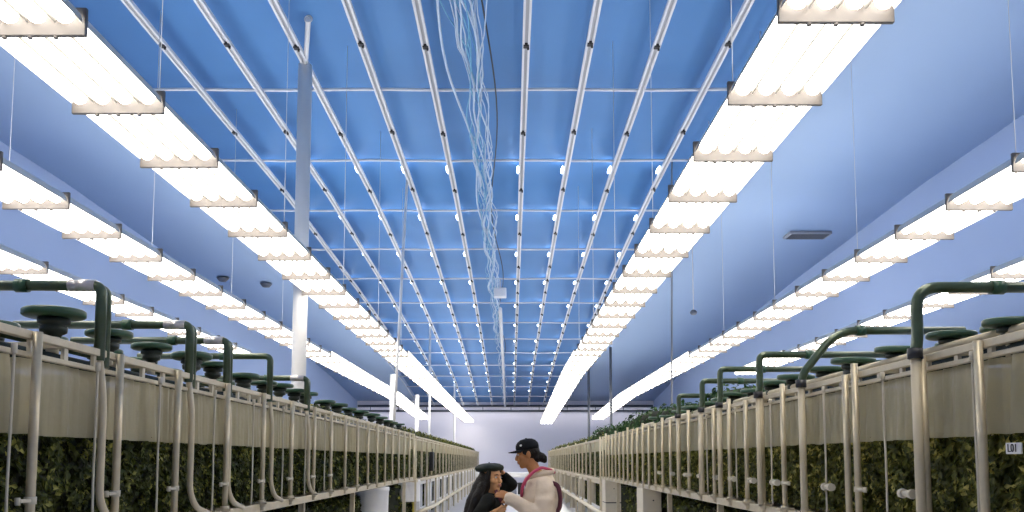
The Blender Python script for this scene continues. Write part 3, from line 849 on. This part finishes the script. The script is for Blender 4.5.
def head_pieces(mb, T, fem=False):
    t = MB(); j = .9 if fem else 1.0
    t.ell((-.012, 0, .035), (.098, .077, .090), 24)
    t.ell((.030, 0, -.040), (.062*j, .056*j, .076), 20)
    t.ell((.060, 0, -.092), (.028*j, .030*j, .024), 14)
    t.sweep([(.084, 0, .022), (.098, 0, -.004), (.110, 0, -.026)], [.009, .011, .013], 10)
    t.ell((.104, 0, -.030), (.015, .018, .011), 12)
    t.ell((.078, 0, .036), (.020, .050, .013), 14)
    t.ell((.091, 0, -.055), (.011, .024, .007), 12); t.ell((.089, 0, -.067), (.011, .021, .008), 12)
    for s in (-1, 1):
        t.ell((.058, s*.034, -.022), (.030, .026, .030), 12)
        t.ell((-.006, s*(.078 if not fem else .066), -.006), (.022, .010, .034 if not fem else .02), 12)
        if not fem: t.ell((-.010, s*.080, .012), (.016, .012, .016), 10)
    t.sweep([(-.015, 0, -.04), (-.03, 0, -.10)], [.052, .052], 18)
    mb.merge(t.bm, T)
def hand(mb, wrist, d, n, curl=.35, sc=1.0, side=1):
    d = V(d).normalized(); n = V(n); n = (n - d*n.dot(d)).normalized(); s = d.cross(n)*side
    wrist = V(wrist)
    R = Matrix((d, s, n)).transposed()
    mb.ell(wrist + d*.048*sc, (.056*sc, .041*sc, .017*sc), 16, R)
    mb.sweep([wrist - d*.02, wrist + d*.03*sc], [.027*sc, .024*sc], 12)
    for i, (L, off) in enumerate(((.068, .084), (.078, .090), (.072, .088), (.056, .080))):
        b = wrist + d*off*sc + s*(1.5-i)*.0205*sc
        pts = [b - d*.02]; dirv = d + s*(1.5-i)*.06; a = 0; p = b
        for k, fr in enumerate((.45, .32, .23)):
            a += curl*(1+.25*i*.5)*(1 if k else .6)
            dv = (dirv.normalized()*math.cos(a) + n*math.sin(a))
            pts.append(p); p = p + dv*L*fr*sc
        pts.append(p)
        mb.sweep(pts, [.010*sc, .0098*sc, .0090*sc, .0082*sc, .0065*sc], 10); mb.ell(p, (.0068*sc,)*3, 8)
    tb = wrist + d*.022*sc + s*.030*sc
    tp = [tb - s*.012, tb + (d*.5+s*.75+n*.25).normalized()*.03*sc, tb + (d*.75+s*.6+n*.35).normalized()*.058*sc]
    mb.sweep(tp, [.013*sc, .011*sc, .008*sc], 10); mb.ell(tp[-1], (.0082*sc,)*3, 8)
def head_T(c, yaw, pitch): return Matrix.Translation(V(c)) @ Matrix.Rotation(yaw, 4, 'Z') @ Matrix.Rotation(pitch, 4, 'Y')

PY = 7.62
# ---- man, facing left
hm = head_T((.148, PY, 1.648), PI, .16)
man = thing('person', (.27, PY, 0), 'person in black cap and cream coat with pink strap, facing left, arm raised', 'person')
OFF = V((-.27, -PY, 0))
def fin(o, p0=None):
    for v in o.data.vertices: v.co = V(v.co) - (V(p0) if p0 else V((.27, PY, 0)))
    return o
mb = MB(); head_pieces(mb, hm)
limb(mb, [(.178, PY, 1.57), (.235, PY, 1.46), (.265, PY, 1.36)], [.054, .060, .10])
loft(mb, [(.88, .27, PY, .10, .155), (1.0, .265, PY, .10, .14), (1.15, .265, PY, .11, .15), (1.30, .27, PY, .115, .165), (1.40, .27, PY, .09, .16), (1.45, .255, PY, .06, .09)])
for s in (-1, 1): limb(mb, [(.27, PY+s*.095, .90), (.27, PY+s*.11, .50), (.285, PY+s*.115, .09)], [.088, .060, .042]); limb(mb, [(.285, PY+s*.115, .05), (.15, PY+s*.13, .03)], [.04, .032])
limb(mb, [(.285, PY-.18, 1.39), (.262, PY-.245, 1.13), (.01, PY-.27, 1.274)], [.055, .043, .027])
limb(mb, [(.275, PY+.18, 1.39), (.215, PY+.22, 1.13), (.00, PY+.12, 1.24)], [.055, .043, .027])
hand(mb, (.005, PY-.272, 1.276), (-1, .02, .40), (-.3, .9, -.5), .45, 1.0, 1)
hand(mb, (.00, PY+.12, 1.24), (-1, -.1, .1), (0, -1, 0), .4, 1.0, -1)
body = fin(fuse(mb, .0065, 3, 'body', M['skin_m'], man))
# coat
mb = MB()
loft(mb, [(.78, .27, PY, .17, .21), (.95, .265, PY, .165, .21), (1.10, .260, PY, .165, .215), (1.22, .258, PY, .168, .22), (1.33, .262, PY, .155, .215), (1.41, .268, PY, .125, .19), (1.455, .268, PY, .10, .13), (1.49, .262, PY, .085, .10)])
limb(mb, [(.292, PY-.18, 1.375), (.285, PY-.245, 1.24), (.268, PY-.262, 1.125)], [.085, .080, .072])
limb(mb, [(.268, PY-.262, 1.125), (.12, PY-.27, 1.195), (-.012, PY-.272, 1.270)], [.070, .062, .054])
limb(mb, [(.28, PY+.18, 1.375), (.22, PY+.235, 1.125), (.03, PY+.13, 1.235)], [.085, .070, .052])
coat = fin(fuse(mb, .011, 3, 'coat', M['coat'], man, wob=.017))
# hood roll behind the neck
mb = MB(); pts = []
for k in range(25):
    a = 2*PI*k/24
    pts.append((.262+.098*math.cos(a), PY+.112*math.sin(a), 1.475+.028*math.cos(a)))
mb.sweep(pts, .030, 10, cap=False); fin(fuse(mb, .008, 3, 'hood_collar', M['coat'], man, wob=.004))
mb = MB()
loop = [(.385, PY, 1.49), (.35, PY-.085, 1.515), (.27, PY-.13, 1.535), (.20, PY-.135, 1.50), (.14, PY-.13, 1.44), (.10, PY-.10, 1.36), (.092, PY-.05, 1.26)]
loop2 = [(x, 2*PY-y, z) for x, y, z in loop]
for lp_ in (loop, loop2):
    mb.sweep(fillet(lp_, .03, 4), .013, 8)
fin(mb.build('neck_strap', M['pink'], man))
fin(MB().sweep(fillet([(.36, PY-.10, 1.40), (.412, PY-.13, 1.38), (.432, PY-.14, 1.28), (.425, PY-.13, 1.17), (.37, PY-.1, 1.12)], .04, 5), .020, 10).build('back_strap', M['maroon'], man))
mb = MB()
loft(mb, [(.72, .27, PY, .12, .185), (.80, .27, PY, .125, .18), (.95, .27, PY, .12, .165)])
for s in (-1, 1): limb(mb, [(.27, PY+s*.095, .86), (.272, PY+s*.11, .50), (.285, PY+s*.115, .12)], [.105, .080, .065])
fin(fuse(mb, .014, 2, 'trousers', M['trousers'], man))
for s in (-1, 1):
    mb = MB(); limb(mb, [(.305, PY+s*.115, .055), (.21, PY+s*.12, .05), (.13, PY+s*.13, .042)], [.052, .050, .040])
    mb.box(.09, .36, PY+s*.12-.045, PY+s*.12+.045, 0.0, .03); fin(fuse(mb, .009, 2, 'shoe', M['black'], man))
def add_local(mb, T, build):
    t = MB(); build(t); mb.merge(t.bm, T)
# cap, hair
def capf(t):
    prof = [(.101, .045), (.103, .07), (.098, .095), (.080, .120), (.050, .137), (.02, .142)]
    rings = []
    for r, z in prof: rings.append([t.bm.verts.new((-.008+r*1.02*math.cos(2*PI*k/28), r*.84*math.sin(2*PI*k/28), z)) for k in range(28)])
    for a, b in zip(rings, rings[1:]):
        for k in range(28): t.face([a[k], a[(k+1) % 28], b[(k+1) % 28], b[k]], True)
    t.face(rings[0][::-1]); t.face(rings[-1]); t.ell((-.008, 0, .143), (.010, .010, .006), 10)
mb = MB(); add_local(mb, hm, capf); crown = fin(mb.build('cap', M['capblack'], man))
def brim(t):
    n = 18; top, bot = [], []
    for k in range(n+1):
        a = -1.25 + 2.5*k/n; c_, s_ = math.cos(a), math.sin(a)
        inner = (-.008+.100*c_, .083*s_, .052); outer = (-.008+.100*c_+.075*max(0, c_)**.6, .085*s_, .045 - .018*s_*s_)
        top.append((inner, outer))
    v = [[t.bm.verts.new(p) for p in pr] + [t.bm.verts.new((p[0], p[1], p[2]-.005)) for p in pr] for pr in top]
    for a, b in zip(v, v[1:]):
        t.face([a[0], a[1], b[1], b[0]], True); t.face([a[2], b[2], b[3], a[3]], True); t.face([a[1], a[3], b[3], b[1]]); t.face([a[0], b[0], b[2], a[2]])
    for e in (v[0], v[-1]): t.face([e[0], e[2], e[3], e[1]])
mb = MB(); add_local(mb, hm, brim); b = fin(mb.build('brim', M['capblack'], man))
mb = MB(); add_local(mb, hm, lambda t: t.ell((.045, .066, .088), (.014, .010, .010), 10)); fin(mb.build('cap_logo', M['white'], man))
mb = MB()
def hairf(t):
    t.ell((-.028, 0, .020), (.088, .081, .075), 20)
    t.ell((-.070, 0, -.035), (.045, .055, .050), 16)
    t.ell((.018, .072, .028), (.030, .010, .030), 10); t.ell((.018, -.072, .028), (.030, .010, .030), 10)
    t.sweep([(-.095, 0, .0), (-.115, 0, -.035), (-.135, 0, -.062), (-.150, 0, -.095)], [.022, .042, .038, .012], 12)
add_local(mb, hm, hairf); fin(fuse(mb, .007, 2, 'hair', M['hair'], man, wob=.004))
def face_bits(T, parent, p0, brow):
    for s in (-1, 1):
        mb = MB(); add_local(mb, T, lambda t: t.ell((.0835, s*.031, .010), (.010, .013, .007), 12)); e = fin(mb.build('eye', M['eyew'], parent), p0)
        mb = MB(); add_local(mb, T, lambda t: t.ell((.0905, s*.031, .010), (.0045, .006, .006), 10)); fin(mb.build('iris', M['black'], e), p0)
        mb = MB(); add_local(mb, T, lambda t: t.sweep([(.096, s*.012, .030), (.094, s*.030, .035), (.078, s*.050, .030)], [.003, .0045, .002], 6)); fin(mb.build('eyebrow', M['hair'], parent), p0)
    mb = MB(); add_local(mb, T, lambda t: (t.ell((.0965, 0, -.0555), (.008, .022, .005), 12), t.ell((.0945, 0, -.065), (.008, .019, .006), 12))); fin(mb.build('lips', M['lip'], parent), p0)
P0m = (.27, PY, 0)
face_bits(hm, man, P0m, 0)

# ---- woman, facing right and slightly towards the lens
WY = 7.60
hw = head_T((-.172, WY, 1.432), -.72, -.06)
wom = thing('person', (-.25, WY, 0), 'person in flat dark beret and black jacket, long black hair, facing right', 'person')
P0 = (-.25, WY, 0)
mb = MB(); head_pieces(mb, hw, True)
limb(mb, [(-.175, WY, 1.37), (-.195, WY, 1.28), (-.215, WY, 1.20)], [.044, .046, .08])
loft(mb, [(.80, -.27, WY, .10, .155), (.93, -.26, WY, .09, .125), (1.05, -.235, WY, .10, .14), (1.16, -.215, WY, .11, .15), (1.24, -.205, WY, .08, .14), (1.28, -.20, WY, .05, .08)])
for s in (-1, 1): limb(mb, [(-.27, WY+s*.085, .82), (-.265, WY+s*.095, .45), (-.28, WY+s*.10, .09)], [.086, .055, .038]); limb(mb, [(-.28, WY+s*.10, .05), (-.16, WY+s*.11, .03)], [.036, .028])
limb(mb, [(-.215, WY-.16, 1.225), (-.335, WY-.20, 1.02), (-.175, WY-.27, 1.135)], [.045, .036, .023])
limb(mb, [(-.165, WY+.15, 1.24), (.000, WY+.16, 1.375), (-.065, WY+.125, 1.47)], [.045, .036, .023])
hand(mb, (-.175, WY-.27, 1.137), (1, .0, .42), (.2, .8, .9), .22, .95, -1)
hand(mb, (-.065, WY+.125, 1.47), (-.5, -.2, .8), (-.8, -.3, -.4), .5, .9, 1)
fin(fuse(mb, .0065, 3, 'body', M['skin_w'], wom), P0)
mb = MB()
loft(mb, [(.70, -.28, WY, .15, .19), (.85, -.265, WY, .14, .18), (1.0, -.235, WY, .145, .19), (1.12, -.205, WY, .15, .195), (1.20, -.195, WY, .14, .185), (1.26, -.20, WY, .105, .15), (1.30, -.205, WY, .07, .085)])
limb(mb, [(-.20, WY-.16, 1.235), (-.27, WY-.20, 1.13), (-.335, WY-.205, 1.02)], [.076, .066, .058])
limb(mb, [(-.335, WY-.205, 1.02), (-.215, WY-.255, 1.105)], [.056, .046])
limb(mb, [(-.155, WY+.15, 1.25), (-.07, WY+.16, 1.34), (.000, WY+.16, 1.375)], [.076, .066, .060])
limb(mb, [(.000, WY+.16, 1.375), (-.055, WY+.13, 1.45)], [.060, .045])
fin(fuse(mb, .011, 3, 'jacket', M['jacket'], wom, wob=.010), P0)
mb = MB(); pts = [(-.20+.075*math.cos(2*PI*k/20), WY+.085*math.sin(2*PI*k/20), 1.30-.02*math.cos(2*PI*k/20)) for k in range(21)]
mb.sweep(pts, .018, 8, cap=False); fin(fuse(mb, .007, 2, 'jacket_collar', M['jacket'], wom), P0)
fin(MB().sweep([(-.135, WY-.075, 1.335), (-.105, WY-.085, 1.285), (-.085, WY-.09, 1.22)], [.016, .018, .014], 8).build('scarf_edge', M['maroon'], wom), P0)
mb = MB()
loft(mb, [(.62, -.27, WY, .12, .18), (.75, -.27, WY, .125, .175), (.88, -.265, WY, .11, .15)])
for s in (-1, 1): limb(mb, [(-.27, WY+s*.085, .78), (-.265, WY+s*.095, .45), (-.28, WY+s*.10, .11)], [.10, .072, .058])
fin(fuse(mb, .014, 2, 'trousers', M['trousers'], wom), P0)
for s in (-1, 1):
    mb = MB(); limb(mb, [(-.30, WY+s*.10, .05), (-.21, WY+s*.105, .046), (-.14, WY+s*.11, .038)], [.046, .044, .034])
    mb.box(-.345, -.105, WY+s*.105-.04, WY+s*.105+.04, 0.0, .028); fin(fuse(mb, .009, 2, 'shoe', M['black'], wom), P0)
mb = MB()
add_local(mb, hw, lambda t: (t.ell((-.030, 0, .030), (.092, .086, .088), 20), t.ell((-.045, 0, -.045), (.060, .076, .075), 16),
    t.sweep([(.040, -.066, .085), (.028, -.080, .020), (.010, -.082, -.06), (-.02, -.080, -.13)], [.022, .022, .026, .022], 10),
    t.sweep([(.035, .062, .085), (.020, .080, .020), (.0, .082, -.06), (-.03, .080, -.13)], [.022, .022, .026, .022], 10)))
limb(mb, [(-.225, WY, 1.42), (-.275, WY-.02, 1.33), (-.325, WY-.03, 1.22), (-.365, WY-.03, 1.10), (-.385, WY-.03, .98)], [.078, .080, .074, .068, .030])
limb(mb, [(-.245, WY-.07, 1.37), (-.295, WY-.10, 1.26), (-.345, WY-.10, 1.13)], [.050, .052, .040])
fin(fuse(mb, .009, 2, 'hair', M['hair'], wom, wob=.008), P0)
def beret(t):
    prof = [(.080, .062), (.098, .066), (.126, .078), (.136, .096), (.130, .112), (.100, .128), (.055, .136), (.01, .138)]
    rings = []
    for r, z in prof: rings.append([t.bm.verts.new((-.022+r*1.0*math.cos(2*PI*k/32), r*.92*math.sin(2*PI*k/32), z - .10*(r*math.cos(2*PI*k/32))*0 + .004*math.sin(5*2*PI*k/32))) for k in range(32)])
    for a, b in zip(rings, rings[1:]):
        for k in range(32): t.face([a[k], a[(k+1) % 32], b[(k+1) % 32], b[k]], True)
    t.face(rings[0][::-1]); t.face(rings[-1])
    t.sweep([(-.022, 0, .136), (-.022, 0, .150)], .006, 8)
mb = MB(); add_local(mb, Matrix.Translation((.0, 0, 0)) @ hw, beret); fin(mb.build('beret', M['beret'], wom), P0)
face_bits(hw, wom, P0, 0)


# ------------------------------------------------------------------ camera
cam = bpy.data.cameras.new('camera'); co = bpy.data.objects.new('camera', cam); C.objects.link(co)
cam.sensor_width = 36; cam.lens = 36*F*math.cos(math.atan(.085))/1024 if False else 36*F/1024
co.location = (0, 0, EYE); th = math.atan(.085)
co.rotation_euler = (PI/2 + th, 0, 0)
cam.shift_y = (460 - F*.085 - 256)/1024
cam.shift_x = 1/1024
cam.clip_end = 200
scene.camera = co
w = bpy.data.worlds.new('world'); scene.world = w; w.use_nodes = True
w.node_tree.nodes['Background'].inputs[0].default_value = (.5, .65, 1, 1); w.node_tree.nodes['Background'].inputs[1].default_value = .4
vs = scene.view_settings
vs.view_transform = 'Standard'; vs.look = 'None'; vs.exposure = 0.0; vs.gamma = 1; vs.use_curve_mapping = False
scene.cycles.use_denoising = True
scene.cycles.max_bounces = 8; scene.cycles.diffuse_bounces = 5; scene.cycles.transparent_max_bounces = 12
scene.cycles.sample_clamp_indirect = 6
